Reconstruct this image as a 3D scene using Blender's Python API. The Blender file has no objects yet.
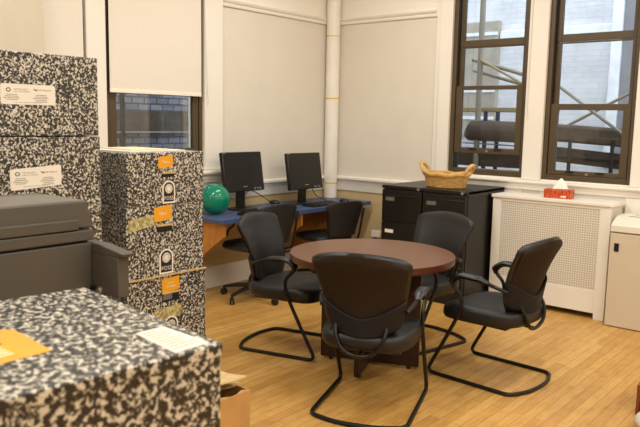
import bpy, bmesh, math, random
from mathutils import Vector, Matrix
random.seed(7)
PI = math.pi
S = bpy.context.scene
COL = S.collection

# ------------------------------------------------------------------ helpers
def lin(h):
    h = h.lstrip('#'); out = []
    for i in (0, 2, 4):
        c = int(h[i:i+2], 16)/255
        out.append(c/12.92 if c <= 0.04045 else ((c+0.055)/1.055)**2.4)
    return tuple(out) + (1.0,)

class MB:
    def __init__(self): self.bm = bmesh.new()
    def box(self, x0, x1, y0, y1, z0, z1, M=None):
        vs = [Vector((x, y, z)) for x in (x0, x1) for y in (y0, y1) for z in (z0, z1)]
        if M is not None: vs = [M @ v for v in vs]
        v = [self.bm.verts.new(p) for p in vs]
        for f in ((0,1,3,2),(4,6,7,5),(0,4,5,1),(2,3,7,6),(0,2,6,4),(1,5,7,3)):
            self.bm.faces.new([v[i] for i in f])
        return self
    def loft(self, rings, cap=True, closed=False):
        R = [[self.bm.verts.new(p) for p in r] for r in rings]
        n = len(R[0]); m = len(R)
        for i in range(m if closed else m-1):
            a, b = R[i], R[(i+1) % m]
            for j in range(n):
                self.bm.faces.new((a[j], a[(j+1) % n], b[(j+1) % n], b[j]))
        if cap and not closed:
            self.bm.faces.new(list(reversed(R[0]))); self.bm.faces.new(R[-1])
        return self
    def tube(self, pts, r, seg=10, closed=False, flat=None, up=None):
        pts = [Vector(p) for p in pts]; n = len(pts); rings = []
        T = []
        for i in range(n):
            a = pts[i-1] if (i > 0 or closed) else pts[i]
            b = pts[(i+1) % n] if (i < n-1 or closed) else pts[i]
            T.append((b-a).normalized())
        ref = Vector(up) if up else (Vector((0,0,1)) if abs(T[0].z) < .9 else Vector((1,0,0)))
        N = (ref - T[0]*ref.dot(T[0])).normalized()
        for i in range(n):
            if up:
                N = (ref - T[i]*ref.dot(T[i]))
                N = N.normalized() if N.length > 1e-6 else Vector((1,0,0))
            elif i > 0:
                q = T[i-1].rotation_difference(T[i]); N = q @ N
                N = (N - T[i]*N.dot(T[i])).normalized()
            B = T[i].cross(N)
            rr = r[i] if isinstance(r, (list, tuple)) else r
            fa, fb = flat if flat else (1, 1)
            rings.append([pts[i] + N*(rr*fa*math.cos(2*PI*k/seg)) + B*(rr*fb*math.sin(2*PI*k/seg)) for k in range(seg)])
        return self.loft(rings, cap=not closed, closed=closed)
    def lathe(self, prof, seg=24, c=(0,0,0), axis='z', cap=True):
        rings = []
        for r, z in prof:
            ring = []
            for k in range(seg):
                a = 2*PI*k/seg; p = (r*math.cos(a), r*math.sin(a), z)
                if axis == 'x': p = (p[2], p[0], p[1])
                if axis == 'y': p = (p[0], p[2], p[1])
                ring.append(Vector(p)+Vector(c))
            rings.append(ring)
        return self.loft(rings, cap)
    def prism(self, poly, a, b, axis='z'):
        def P(u, v, w):
            return {'z': (u, v, w), 'y': (u, w, v), 'x': (w, u, v)}[axis]
        return self.loft([[P(u, v, a) for u, v in poly], [P(u, v, b) for u, v in poly]])
    def sheet(self, f, nu, nv, thick=None):
        V = [[self.bm.verts.new(f(i/nu, j/nv)) for j in range(nv+1)] for i in range(nu+1)]
        for i in range(nu):
            for j in range(nv):
                self.bm.faces.new((V[i][j], V[i+1][j], V[i+1][j+1], V[i][j+1]))
        return self
    def build(self, name, m, parent=None, loc=None, rot=None, bevel=0, smooth=35, solid=0, sub=0, bseg=2):
        bmesh.ops.recalc_face_normals(self.bm, faces=self.bm.faces)
        me = bpy.data.meshes.new(name); self.bm.to_mesh(me); self.bm.free()
        me.materials.append(m)
        o = bpy.data.objects.new(name, me); COL.objects.link(o)
        if parent: o.parent = parent
        if loc: o.location = loc
        if rot: o.rotation_euler = rot
        if smooth:
            for p in me.polygons: p.use_smooth = True
            me.set_sharp_from_angle(angle=math.radians(smooth))
        if solid:
            md = o.modifiers.new('s', 'SOLIDIFY'); md.thickness = solid; md.offset = 0
        if bevel:
            md = o.modifiers.new('b', 'BEVEL'); md.width = bevel; md.segments = bseg; md.limit_method = 'ANGLE'; md.angle_limit = math.radians(40)
            md.harden_normals = False
        if sub:
            md = o.modifiers.new('u', 'SUBSURF'); md.levels = sub; md.render_levels = sub
        return o

def fillet(pts, r, n=6):
    pts = [Vector(p) for p in pts]; out = [pts[0]]
    for i in range(1, len(pts)-1):
        p = pts[i]; a = pts[i-1]-p; b = pts[i+1]-p
        rr = r[i] if isinstance(r, (list, tuple)) else r
        d = min(rr, a.length*.48, b.length*.48)
        p0 = p + a.normalized()*d; p1 = p + b.normalized()*d
        for k in range(n+1):
            t = k/n; out.append(p0*(1-t)**2 + p*2*t*(1-t) + p1*t*t)
    out.append(pts[-1]); return out

def spline(pts, n=8):
    P = [Vector(p) for p in pts]; out = []
    for i in range(len(P)-1):
        p0 = P[max(i-1, 0)]; p1 = P[i]; p2 = P[i+1]; p3 = P[min(i+2, len(P)-1)]
        for k in range(n):
            t = k/n
            out.append(.5*((2*p1)+(p2-p0)*t+(2*p0-5*p1+4*p2-p3)*t*t+(3*p1-p0-3*p2+p3)*t**3))
    out.append(P[-1]); return out

def empty(name, loc=(0,0,0), rz=0):
    o = bpy.data.objects.new(name, None); COL.objects.link(o)
    o.empty_display_size = .1; o.location = loc; o.rotation_euler = (0,0,rz); return o
def tag(o, label, cat, group=None):
    o['label'] = label; o['category'] = cat
    if group: o['group'] = group
    return o
def thing(name, label, cat, loc=(0,0,0), rz=0, group=None):
    return tag(empty(name, loc, rz), label, cat, group)
def struct(o): o['kind'] = 'structure'; return o
def copy_tree(o, parent=None):
    c = o.copy(); COL.objects.link(c)
    if parent: c.parent = parent
    for ch in list(o.children): copy_tree(ch, c)
    return c

# ------------------------------------------------------------------ materials
def nodes(name):
    m = bpy.data.materials.new(name); m.use_nodes = True
    nt = m.node_tree; return m, nt, nt.nodes['Principled BSDF']
def N(nt, t, **k):
    n = nt.nodes.new(t)
    for a, b in k.items():
        if a.startswith('i_'): n.inputs[a[2:].replace('_', ' ')].default_value = b
        else: setattr(n, a, b)
    return n
def L(nt, a, b): nt.links.new(a, b)
def ramp(nt, fac, stops, interp='LINEAR'):
    r = N(nt, 'ShaderNodeValToRGB'); r.color_ramp.interpolation = interp
    e = r.color_ramp.elements
    e[0].position, e[0].color = stops[0]; e[1].position, e[1].color = stops[-1]
    for p, c in stops[1:-1]:
        x = e.new(p); x.color = c
    L(nt, fac, r.inputs['Fac']); return r.outputs['Color']
def mixc(nt, fac, a, b, mode='MIX'):
    n = N(nt, 'ShaderNodeMix', data_type='RGBA', blend_type=mode)
    for s, v in ((n.inputs[0], fac), (n.inputs[6], a), (n.inputs[7], b)):
        if hasattr(v, 'is_output'): L(nt, v, s)
        else: s.default_value = v
    return n.outputs[2]
def bump(nt, p, h, s, d=.002):
    b = N(nt, 'ShaderNodeBump'); b.inputs['Strength'].default_value = s; b.inputs['Distance'].default_value = d
    L(nt, h, b.inputs['Height']); L(nt, b.outputs['Normal'], p.inputs['Normal'])

def plain(name, col, rough=.5, metal=0, var=.06, scale=8, bmp=0, bscale=200, spec=.5, coat=0):
    m, nt, p = nodes(name)
    c = lin(col)
    tc = N(nt, 'ShaderNodeTexCoord')
    nz = N(nt, 'ShaderNodeTexNoise', i_Scale=scale, i_Detail=3.0); L(nt, tc.outputs['Object'], nz.inputs['Vector'])
    lo = tuple(x*(1-var) for x in c[:3])+(1,); hi = tuple(min(1, x*(1+var)) for x in c[:3])+(1,)
    L(nt, ramp(nt, nz.outputs['Fac'], [(.3, lo), (.7, hi)]), p.inputs['Base Color'])
    p.inputs['Roughness'].default_value = rough; p.inputs['Metallic'].default_value = metal
    p.inputs['Specular IOR Level'].default_value = spec
    p.inputs['Coat Weight'].default_value = coat
    if bmp:
        n2 = N(nt, 'ShaderNodeTexNoise', i_Scale=bscale, i_Detail=2.0); L(nt, tc.outputs['Object'], n2.inputs['Vector'])
        bump(nt, p, n2.outputs['Fac'], bmp)
    return m

def floor_mat():
    m, nt, p = nodes('maple_floor')
    tc = N(nt, 'ShaderNodeTexCoord'); mp = N(nt, 'ShaderNodeMapping'); mp.inputs['Rotation'].default_value = (0, 0, PI/2)
    L(nt, tc.outputs['Object'], mp.inputs['Vector'])
    br = N(nt, 'ShaderNodeTexBrick', offset=.37, offset_frequency=2)
    for k, v in (('Scale', 1), ('Mortar Size', .0014), ('Mortar Smooth', .3), ('Bias', 0), ('Brick Width', .95), ('Row Height', .062)): br.inputs[k].default_value = v
    br.inputs['Color1'].default_value = (0,0,0,1); br.inputs['Color2'].default_value = (1,1,1,1); br.inputs['Mortar'].default_value = (.5,.5,.5,1)
    L(nt, mp.outputs[0], br.inputs['Vector'])
    base = ramp(nt, br.outputs['Color'], [(0, lin('#be8e4a')), (.35, lin('#c59650')), (.7, lin('#cc9e57')), (1, lin('#d2a660'))])
    mg = N(nt, 'ShaderNodeMapping'); mg.inputs['Scale'].default_value = (14, 1.6, 1)
    L(nt, tc.outputs['Object'], mg.inputs['Vector'])
    nz = N(nt, 'ShaderNodeTexNoise', i_Scale=4.0, i_Detail=5.0, i_Distortion=.6); L(nt, mg.outputs[0], nz.inputs['Vector'])
    g = ramp(nt, nz.outputs['Fac'], [(.25, (.82,.77,.68,1)), (.55, (1,1,1,1)), (.8, (1.05,1.05,1.05,1))])
    c = mixc(nt, 1.0, base, g, 'MULTIPLY')
    n3 = N(nt, 'ShaderNodeTexNoise', i_Scale=9.0, i_Detail=3.0); L(nt, tc.outputs['Object'], n3.inputs['Vector'])
    bl = ramp(nt, n3.outputs['Fac'], [(.3, (.86,.80,.72,1)), (.5, (1,1,1,1))])
    c = mixc(nt, .7, c, bl, 'MULTIPLY')
    c = mixc(nt, br.outputs['Fac'], c, lin('#7d5526'))
    L(nt, c, p.inputs['Base Color'])
    p.inputs['Roughness'].default_value = .38; p.inputs['Specular IOR Level'].default_value = .4
    bump(nt, p, br.outputs['Fac'], -.15, .001)
    return m

def speckle_mat(name, dark='#090808', light='#d6cfc0', s=62, thr=.5):
    m, nt, p = nodes(name)
    tc = N(nt, 'ShaderNodeTexCoord'); oi = N(nt, 'ShaderNodeObjectInfo')
    ad = N(nt, 'ShaderNodeVectorMath', operation='ADD'); L(nt, tc.outputs['Object'], ad.inputs[0]); L(nt, oi.outputs['Location'], ad.inputs[1])
    n1 = N(nt, 'ShaderNodeTexNoise', i_Scale=float(s), i_Detail=5.0, i_Roughness=.68, i_Distortion=.2); L(nt, ad.outputs[0], n1.inputs['Vector'])
    c = ramp(nt, n1.outputs['Fac'], [(thr-.022, lin(dark)), (thr, lin('#5a554c')), (thr+.028, lin(light))])
    L(nt, c, p.inputs['Base Color']); p.inputs['Roughness'].default_value = .38; p.inputs['Specular IOR Level'].default_value = .5; p.inputs['Coat Weight'].default_value = .35; p.inputs['Coat Roughness'].default_value = .4; p.inputs['Coat IOR'].default_value = 1.6
    return m

def wood_mat(name, a, b, rough=.4, sc=(2, 2, 14), coat=0):
    m, nt, p = nodes(name)
    tc = N(nt, 'ShaderNodeTexCoord'); mp = N(nt, 'ShaderNodeMapping'); mp.inputs['Scale'].default_value = sc
    L(nt, tc.outputs['Object'], mp.inputs['Vector'])
    nz = N(nt, 'ShaderNodeTexNoise', i_Scale=5.0, i_Detail=6.0, i_Distortion=1.2); L(nt, mp.outputs[0], nz.inputs['Vector'])
    L(nt, ramp(nt, nz.outputs['Fac'], [(.3, lin(a)), (.7, lin(b))]), p.inputs['Base Color'])
    p.inputs['Roughness'].default_value = rough; p.inputs['Coat Weight'].default_value = coat
    return m

def grille_mat():
    m, nt, p = nodes('perforated_metal')
    tc = N(nt, 'ShaderNodeTexCoord')
    sx = N(nt, 'ShaderNodeSeparateXYZ'); L(nt, tc.outputs['Object'], sx.inputs[0])
    def cell(out, per, off=0):
        a = N(nt, 'ShaderNodeMath', operation='MULTIPLY_ADD'); L(nt, out, a.inputs[0]); a.inputs[1].default_value = 1/per; a.inputs[2].default_value = off
        f = N(nt, 'ShaderNodeMath', operation='FRACT'); L(nt, a.outputs[0], f.inputs[0])
        s = N(nt, 'ShaderNodeMath', operation='SUBTRACT'); L(nt, f.outputs[0], s.inputs[0]); s.inputs[1].default_value = .5
        b = N(nt, 'ShaderNodeMath', operation='ABSOLUTE'); L(nt, s.outputs[0], b.inputs[0]); return b.outputs[0]
    u = cell(sx.outputs['X'], .0195); v = cell(sx.outputs['Z'], .0195)
    # a cloverleaf punch: solid spot where both are small, hole ring around it
    mx = N(nt, 'ShaderNodeMath', operation='MAXIMUM'); L(nt, u, mx.inputs[0]); L(nt, v, mx.inputs[1])
    mn = N(nt, 'ShaderNodeMath', operation='MINIMUM'); L(nt, u, mn.inputs[0]); L(nt, v, mn.inputs[1])
    spot = ramp(nt, mx.outputs[0], [(.22, (1,1,1,1)), (.27, (0,0,0,1))])
    bars = ramp(nt, mn.outputs[0], [(.08, (.12,.12,.12,1)), (.12, (0,0,0,1))])
    add = mixc(nt, 1.0, spot, bars, 'LIGHTEN')
    c = mixc(nt, add, lin('#c3baa9'), lin('#efe9dd'))
    L(nt, c, p.inputs['Base Color']); p.inputs['Roughness'].default_value = .5
    bump(nt, p, add, .25, .001)
    return m

def glass_mat(name, tint=(.96,.98,1,1), refl=.9):
    m = bpy.data.materials.new(name); m.use_nodes = True; nt = m.node_tree
    nt.nodes.clear()
    out = N(nt, 'ShaderNodeOutputMaterial'); mx = N(nt, 'ShaderNodeMixShader')
    t = N(nt, 'ShaderNodeBsdfTransparent'); t.inputs[0].default_value = tint
    g = N(nt, 'ShaderNodeBsdfGlossy'); g.inputs['Roughness'].default_value = .02
    f = N(nt, 'ShaderNodeFresnel'); f.inputs['IOR'].default_value = 1.5
    mu = N(nt, 'ShaderNodeMath', operation='MULTIPLY'); L(nt, f.outputs[0], mu.inputs[0]); mu.inputs[1].default_value = refl
    L(nt, mu.outputs[0], mx.inputs[0]); L(nt, t.outputs[0], mx.inputs[1]); L(nt, g.outputs[0], mx.inputs[2]); L(nt, mx.outputs[0], out.inputs[0])
    return m

def brick_mat(name, c1, c2, mortar, w=.21, h=.068, ms=.007, axis='xz', bs=.6):
    m, nt, p = nodes(name)
    tc = N(nt, 'ShaderNodeTexCoord'); sx = N(nt, 'ShaderNodeSeparateXYZ'); cb = N(nt, 'ShaderNodeCombineXYZ')
    L(nt, tc.outputs['Object'], sx.inputs[0])
    L(nt, sx.outputs['X' if axis == 'xz' else 'Y'], cb.inputs[0]); L(nt, sx.outputs['Z'], cb.inputs[1])
    br = N(nt, 'ShaderNodeTexBrick')
    for k, v in (('Scale', 1), ('Mortar Size', ms), ('Mortar Smooth', .4), ('Bias', 0), ('Brick Width', w), ('Row Height', h)): br.inputs[k].default_value = v
    br.inputs['Color1'].default_value = lin(c1); br.inputs['Color2'].default_value = lin(c2); br.inputs['Mortar'].default_value = lin(mortar)
    L(nt, cb.outputs[0], br.inputs['Vector'])
    nz = N(nt, 'ShaderNodeTexNoise', i_Scale=3.0, i_Detail=6.0); L(nt, cb.outputs[0], nz.inputs['Vector'])
    g = ramp(nt, nz.outputs['Fac'], [(.35, (.82,.82,.84,1)), (.6, (1,1,1,1))])
    L(nt, mixc(nt, .8, br.outputs['Color'], g, 'MULTIPLY'), p.inputs['Base Color'])
    p.inputs['Roughness'].default_value = .8
    n2 = N(nt, 'ShaderNodeTexNoise', i_Scale=30.0, i_Detail=3.0); L(nt, cb.outputs[0], n2.inputs['Vector'])
    s = N(nt, 'ShaderNodeMath', operation='SUBTRACT'); L(nt, n2.outputs['Fac'], s.inputs[0]); L(nt, br.outputs['Fac'], s.inputs[1])
    bump(nt, p, s.outputs[0], bs, .012)
    return m

def tissue_box_mat():
    m, nt, p = nodes('tissue_box_card')
    tc = N(nt, 'ShaderNodeTexCoord')
    w = N(nt, 'ShaderNodeTexWave', i_Scale=16.0, i_Distortion=10.0, i_Detail=2.0); w.inputs['Detail Scale'].default_value = 2.5
    L(nt, tc.outputs['Object'], w.inputs['Vector'])
    L(nt, ramp(nt, w.outputs['Fac'], [(.0, lin('#b82a16')), (.86, lin('#c43319')), (.93, lin('#cf8f3c')), (1, lin('#d8a548'))]), p.inputs['Base Color'])
    p.inputs['Roughness'].default_value = .4
    return m

def tape_mat():
    m, nt, p = nodes('masking_tape')
    tc = N(nt, 'ShaderNodeTexCoord')
    n1 = N(nt, 'ShaderNodeTexNoise', i_Scale=62.0, i_Detail=3.0); L(nt, tc.outputs['Object'], n1.inputs['Vector'])
    L(nt, ramp(nt, n1.outputs['Fac'], [(.38, lin('#8d8352')), (.55, lin('#c6b982')), (.8, lin('#d2c690'))]), p.inputs['Base Color'])
    p.inputs['Roughness'].default_value = .5
    return m

M = {}
M['floor'] = floor_mat()
M['cream'] = plain('cream_paint', '#efe8dc', .55, var=.015, scale=3)
M['greige'] = plain('greige_wall_panel', '#e1d8c9', .85, var=.02, scale=4, bmp=.1, bscale=400)
M['pier'] = plain('beige_pier_paint', '#c8bda9', .85, var=.02)
M['tan'] = plain('tan_lower_wall', '#c6ad80', .7, var=.03, scale=3)
M['upper'] = plain('upper_wall_paint', '#f1e9dc', .8, var=.015, scale=2)
M['ceil'] = plain('ceiling_paint', '#f0ece6', .9, var=.01)
M['bronze'] = plain('bronze_window_metal', '#544631', .42, .15, var=.08, scale=5)
M['bronze_dark'] = plain('dark_track_metal', '#1c1814', .5, .2)
M['glass'] = glass_mat('window_glass')
M['blind'] = plain('roller_blind_fabric', '#e8dfd1', .8, var=.012, scale=30, bmp=.15, bscale=600)
M['blindbar'] = plain('blind_bar', '#f5ecda', .45)
M['white'] = plain('white_enamel', '#ece5d8', .45, var=.015)
M['grille'] = grille_mat()
M['pipe'] = plain('white_pipe_paint', '#f2ebde', .4, var=.03, scale=6)
M['yellow'] = plain('yellow_band', '#e6bd22', .5)
M['black_metal'] = plain('black_powder_coat', '#15130f', .38, .3, var=.1)
M['cab'] = plain('black_cabinet_paint', '#12100d', .36, .0, var=.1, scale=20, spec=.45)
M['leather'] = plain('black_leatherette', '#121110', .42, var=.12, scale=14, bmp=.12, bscale=260, spec=.5)
M['leather2'] = plain('grained_black_leatherette', '#141312', .5, var=.12, scale=14, bmp=.12, bscale=260, spec=.5)
M['backfab'] = plain('brown_black_upholstery', '#2a1e12', .75, var=.12, scale=25, bmp=.2, bscale=500, spec=.25)
M['plastic'] = plain('black_plastic', '#121213', .42, var=.08, spec=.5)
M['mesh_black'] = plain('black_task_chair_shell', '#1d1a17', .6, var=.08)
M['mahog'] = wood_mat('mahogany_top', '#5f3a28', '#6b4431', .33, (1.5, 10, 1.5))
M['mahog_dark'] = wood_mat('mahogany_edge', '#401a12', '#522419', .35, (3, 3, 1))
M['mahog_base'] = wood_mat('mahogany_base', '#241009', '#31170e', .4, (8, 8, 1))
M['oak'] = wood_mat('orange_oak', '#b0702f', '#c68a42', .45, (4, 4, 1.2))
M['desk'] = plain('blue_laminate', '#46567a', .4, var=.08, scale=30)
M['desk_edge'] = plain('blue_edge_band', '#3c4f7c', .45, var=.05)
M['speck'] = speckle_mat('speckled_cardboard', s=92, thr=.522)
M['speck_big'] = speckle_mat('speckled_cardboard_near', s=58, thr=.522, light='#cbc3b0')
M['kraft'] = plain('kraft_cardboard', '#c09355', .8, var=.1, scale=8, bmp=.1, bscale=80)
M['manila'] = plain('manila_card', '#dcc8a0', .7, var=.05)
M['kraft_edge'] = plain('torn_kraft_edge', '#c9ab78', .85, var=.12, scale=30)
M['orange'] = plain('orange_label', '#e6a01c', .5, var=.02)
M['yellow_label'] = plain('amber_label', '#dd9f34', .4, var=.08, scale=5)
M['paper'] = plain('white_paper', '#ece5d7', .6, var=.01)
M['black_ink'] = plain('black_ink', '#16130f', .5)
M['grey_ink'] = plain('grey_ink', '#6a6458', .6)
M['tape'] = tape_mat()
M['hole'] = plain('handle_hole_shade', '#1a120b', .9)  # dark plate on the solid carton; the hole's inner shade is its colour
M['printer'] = plain('grey_office_plastic', '#4d473e', .5, var=.03, scale=5)
M['printer_top'] = plain('light_grey_office_plastic', '#6f695e', .5, var=.03, scale=5)
M['printer_dark'] = plain('dark_gap_shade', '#16130f', .6)  # shade between the printer bands, put into the strips as near-black colour
M['screen'] = plain('dark_lcd', '#16140f', .3, var=.03)
M['bezel'] = plain('monitor_plastic', '#15130f', .38)
M['silver'] = plain('silver_metal', '#b6afa3', .3, .8)
M['cover'] = plain('black_moulded_cover', '#17171a', .6, var=.05, spec=.3)
M['holder'] = plain('dark_label_holder', '#3a3433', .45, .3)
M['led'] = plain('blue_button', '#6f83c4', .4)
M['bin'] = plain('beige_plastic_panel', '#cdbfa6', .5, var=.02)
M['bin_lid'] = plain('ivory_plastic', '#e2dac8', .45, var=.02)
M['tissuebox'] = tissue_box_mat()
M['tissue'] = plain('white_tissue', '#f7f3ea', .8)
M['wicker'] = plain('honey_wicker', '#d2a65e', .5, var=.2, scale=30)
M['brick'] = brick_mat('white_painted_brick', '#e6e6e8', '#dfe0e3', '#d9dadd', bs=.35)
M['stone'] = brick_mat('grey_stone_blocks', '#96969b', '#707278', '#55565b', .19, .085, .012, 'yz')
M['galv'] = plain('galvanised_tube', '#8d877b', .5, .4)
M['bluepole'] = plain('blue_painted_tube', '#22356e', .5)
M['plank'] = plain('weathered_scaffold_plank', '#453a30', .8, var=.25, scale=6)
M['ledger'] = plain('pale_scaffold_plank', '#a4946c', .8, var=.15, scale=6)
M['tarp'] = plain('brown_debris_netting', '#54483c', .9, var=.3, scale=7)
M['ply'] = plain('beige_plywood', '#aaa293', .8, var=.1)
M['ext_trim'] = plain('exterior_white_trim', '#eef0f4', .6)
M['ext_glass'] = plain('exterior_window_pane', '#87888c', .2)
M['yard'] = plain('yard_concrete', '#77746e', .9)
M['redwood'] = wood_mat('reddish_wood', '#6b3012', '#8a4318', .4, (6, 6, 1))
M['bag'] = plain('translucent_white_plastic', '#cfc6b4', .35)
M['cord'] = plain('cream_cord', '#e2d7bf', .6)

# green ball: glossy, slightly translucent vinyl
m, nt, p = nodes('green_vinyl'); p.inputs['Base Color'].default_value = lin('#0b9070'); p.inputs['Roughness'].default_value = .16
p.inputs['Transmission Weight'].default_value = .25; p.inputs['IOR'].default_value = 1.4; p.inputs['Coat Weight'].default_value = .4
M['ball'] = m

# ------------------------------------------------------------------ camera (solved from the room's straight lines)
F, CX, CY, CZ = 698.99, 4.8607, -6.0032, 1.565
yaw, pitch, roll = .6930, .1325, .0192
fw = Vector((-math.sin(yaw)*math.cos(pitch), math.cos(yaw)*math.cos(pitch), -math.sin(pitch)))
rt = Vector((math.cos(yaw), math.sin(yaw), 0)); up = rt.cross(fw)
r2 = rt*math.cos(roll) + up*math.sin(roll); u2 = up*math.cos(roll) - rt*math.sin(roll)
cam = bpy.data.cameras.new('camera'); co = bpy.data.objects.new('camera', cam); COL.objects.link(co)
co.matrix_world = Matrix(((r2.x, u2.x, -fw.x, CX), (r2.y, u2.y, -fw.y, CY), (r2.z, u2.z, -fw.z, CZ), (0, 0, 0, 1)))
cam.sensor_width = 36; cam.lens = F/640*36; cam.clip_start = .05; cam.clip_end = 100
cam.dof.use_dof = True; cam.dof.focus_distance = 4.7; cam.dof.aperture_fstop = 4.5
S.camera = co

# ------------------------------------------------------------------ room shell
RX, RY, H = 7.6, -8.4, 3.75
struct(MB().box(0, RX, RY, 0, -.1, 0).build('floor', M['floor']))
struct(MB().box(-.2, RX, RY, .2, H, H+.1).build('ceiling', M['ceil']))
struct(MB().box(RX, RX+.15, RY, .2, -.1, H).build('wall_right', M['greige']))
struct(MB().box(-.2, RX, RY-.15, RY, -.1, H).build('wall_front', M['greige']))
W1, W2 = (1.4757, 2.2361), (2.4093, 3.1656)
W3, W4 = (-2.8166, -1.82), (-3.985, -2.988)
ZS, ZT, ZP, ZR = 1.085, 3.35, 2.60, .90       # sill, window head, picture rail, chair rail
def wall_with_holes(mk, holes, lo, hi):
    # three paint bands, each a material of its own on one wall
    mk(lo, hi, -.1, ZR, 'tan'); mk(lo, hi, ZT, H, 'upper'); 
    edges = [lo]
    for a, b in holes: edges += [a, b]
    edges.append(hi)
    for i in range(0, len(edges), 2):
        mk(edges[i], edges[i+1], ZR, ZP, 'greige'); mk(edges[i], edges[i+1], ZP, ZT, 'upper')
    for a, b in holes: mk(a, b, ZR, ZS, 'cream')
def band_wall(name, axis, holes, lo, hi):
    boxes = []
    wall_with_holes(lambda a, b, z0, z1, k: boxes.append((a, b, z0, z1, k)), holes, lo, hi)
    keys = ['greige', 'tan', 'upper', 'cream']
    bm = bmesh.new(); mb = MB(); idx = []
    for a, b, z0, z1, k in boxes:
        if axis == 'x': mb.box(a, b, 0, .2, z0, z1)
        else: mb.box(-.2, 0, a, b, z0, z1)
        idx += [keys.index(k)]*6
    bm.free()
    o = mb.build(name, M[keys[0]], smooth=0)
    for k in keys[1:]: o.data.materials.append(M[k])
    for p_, i in zip(o.data.polygons, idx): p_.material_index = i
    return struct(o)
band_wall('wall_back', 'x', [W1, W2], 0, RX)
band_wall('wall_left', 'y', [W4, W3], RY, .2)

# mouldings
def rail(axis, lo, hi, prof):
    mb = MB()
    if axis == 'x': mb.prism([(-d, z) for d, z in prof], lo, hi, 'x')
    else: mb.loft([[(d, lo, z) for d, z in prof], [(d, hi, z) for d, z in prof]])
    return mb
PIC = [(0,2.573),(.018,2.573),(.024,2.585),(.022,2.60),(.03,2.606),(.042,2.618),(.045,2.632),(0,2.640)]
CHR = [(0,.815),(.012,.818),(.018,.832),(.018,.922),(.03,.934),(.046,.942),(.046,.962),(.03,.970),(0,.972)]
k = 1
for ax, lo, hi, pr in (('x', .045, 1.30, PIC), ('y', -1.595, 0, PIC), ('x', .046, 1.36, CHR), ('y', -1.595, 0, CHR)):
    struct(rail(ax, lo, hi, pr).build('trim_%d' % k, M['cream'], smooth=50)); k += 1
# window casings: right wall, one run of boards round the pair
def board(x0, x1, y0, y1, z0, z1, bev=.006):
    global k
    o = MB().box(x0, x1, y0, y1, z0, z1).build('trim_%d' % k, M['cream'], bevel=bev); k += 1
    return struct(o)
board(1.345, W1[0], -.028, 0, 1.072, H); board(1.295, 1.343, -.012, 0, .975, H)
board(W1[1], W2[0], -.028, 0, 1.072, H); board(W2[1], 3.30, -.028, 0, 1.072, H)
board(3.14, 3.60, -.012, 0, .20, .984); board(W1[0], W1[1], -.028, 0, ZT, H); board(W2[0], W2[1], -.028, 0, ZT, H)
# stool and apron under the right windows
def sill(axis, lo, hi):
    global k
    pr = [(0,.985),(.016,.985),(.02,1.0),(.02,1.03),(.034,1.038),(.05,1.044),(.055,1.056),(.05,1.068),(0,1.074)]
    o = rail(axis, lo, hi, pr).build('trim_%d' % k, M['cream'], smooth=50); k += 1
    return struct(o)
sill('x', 1.30, 3.45)
struct(MB().prism([(-d, z) for d, z in CHR], 3.605, RX, 'x').build('trim_%d' % k, M['cream'])); k += 1
# left wall casings
board(0, .028, W3[1], -1.60, 1.10, H); board(0, .028, W4[1], W3[0], 1.10, H)
board(0, .028, -4.15, W4[0], 1.10, H)
board(0, .028, W3[0], W3[1], ZT, H); board(0, .028, W4[0], W4[1], ZT, H)
struct(rail('y', -4.2, -1.585, [(0,.985),(.02,.985),(.026,1.01),(.026,1.04),(.05,1.052),(.07,1.066),(.074,1.08),(.068,1.094),(0,1.098)]).build('trim_%d' % k, M['cream'])); k += 1
# baseboards
BB = [(0,0),(.022,0),(.022,.165),(.014,.185),(0,.195)]
struct(rail('y', RY, 0, BB).build('baseboard_left', M['cream']))
struct(MB().prism([(-d, z) for d, z in BB], .022, RX, 'x').build('baseboard_back', M['cream']))
# beige pier projecting beside the far left window
struct(MB().box(0, .32, -4.55, -3.485, 0, H).build('wall_pier', M['pier'], bevel=.004))

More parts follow.
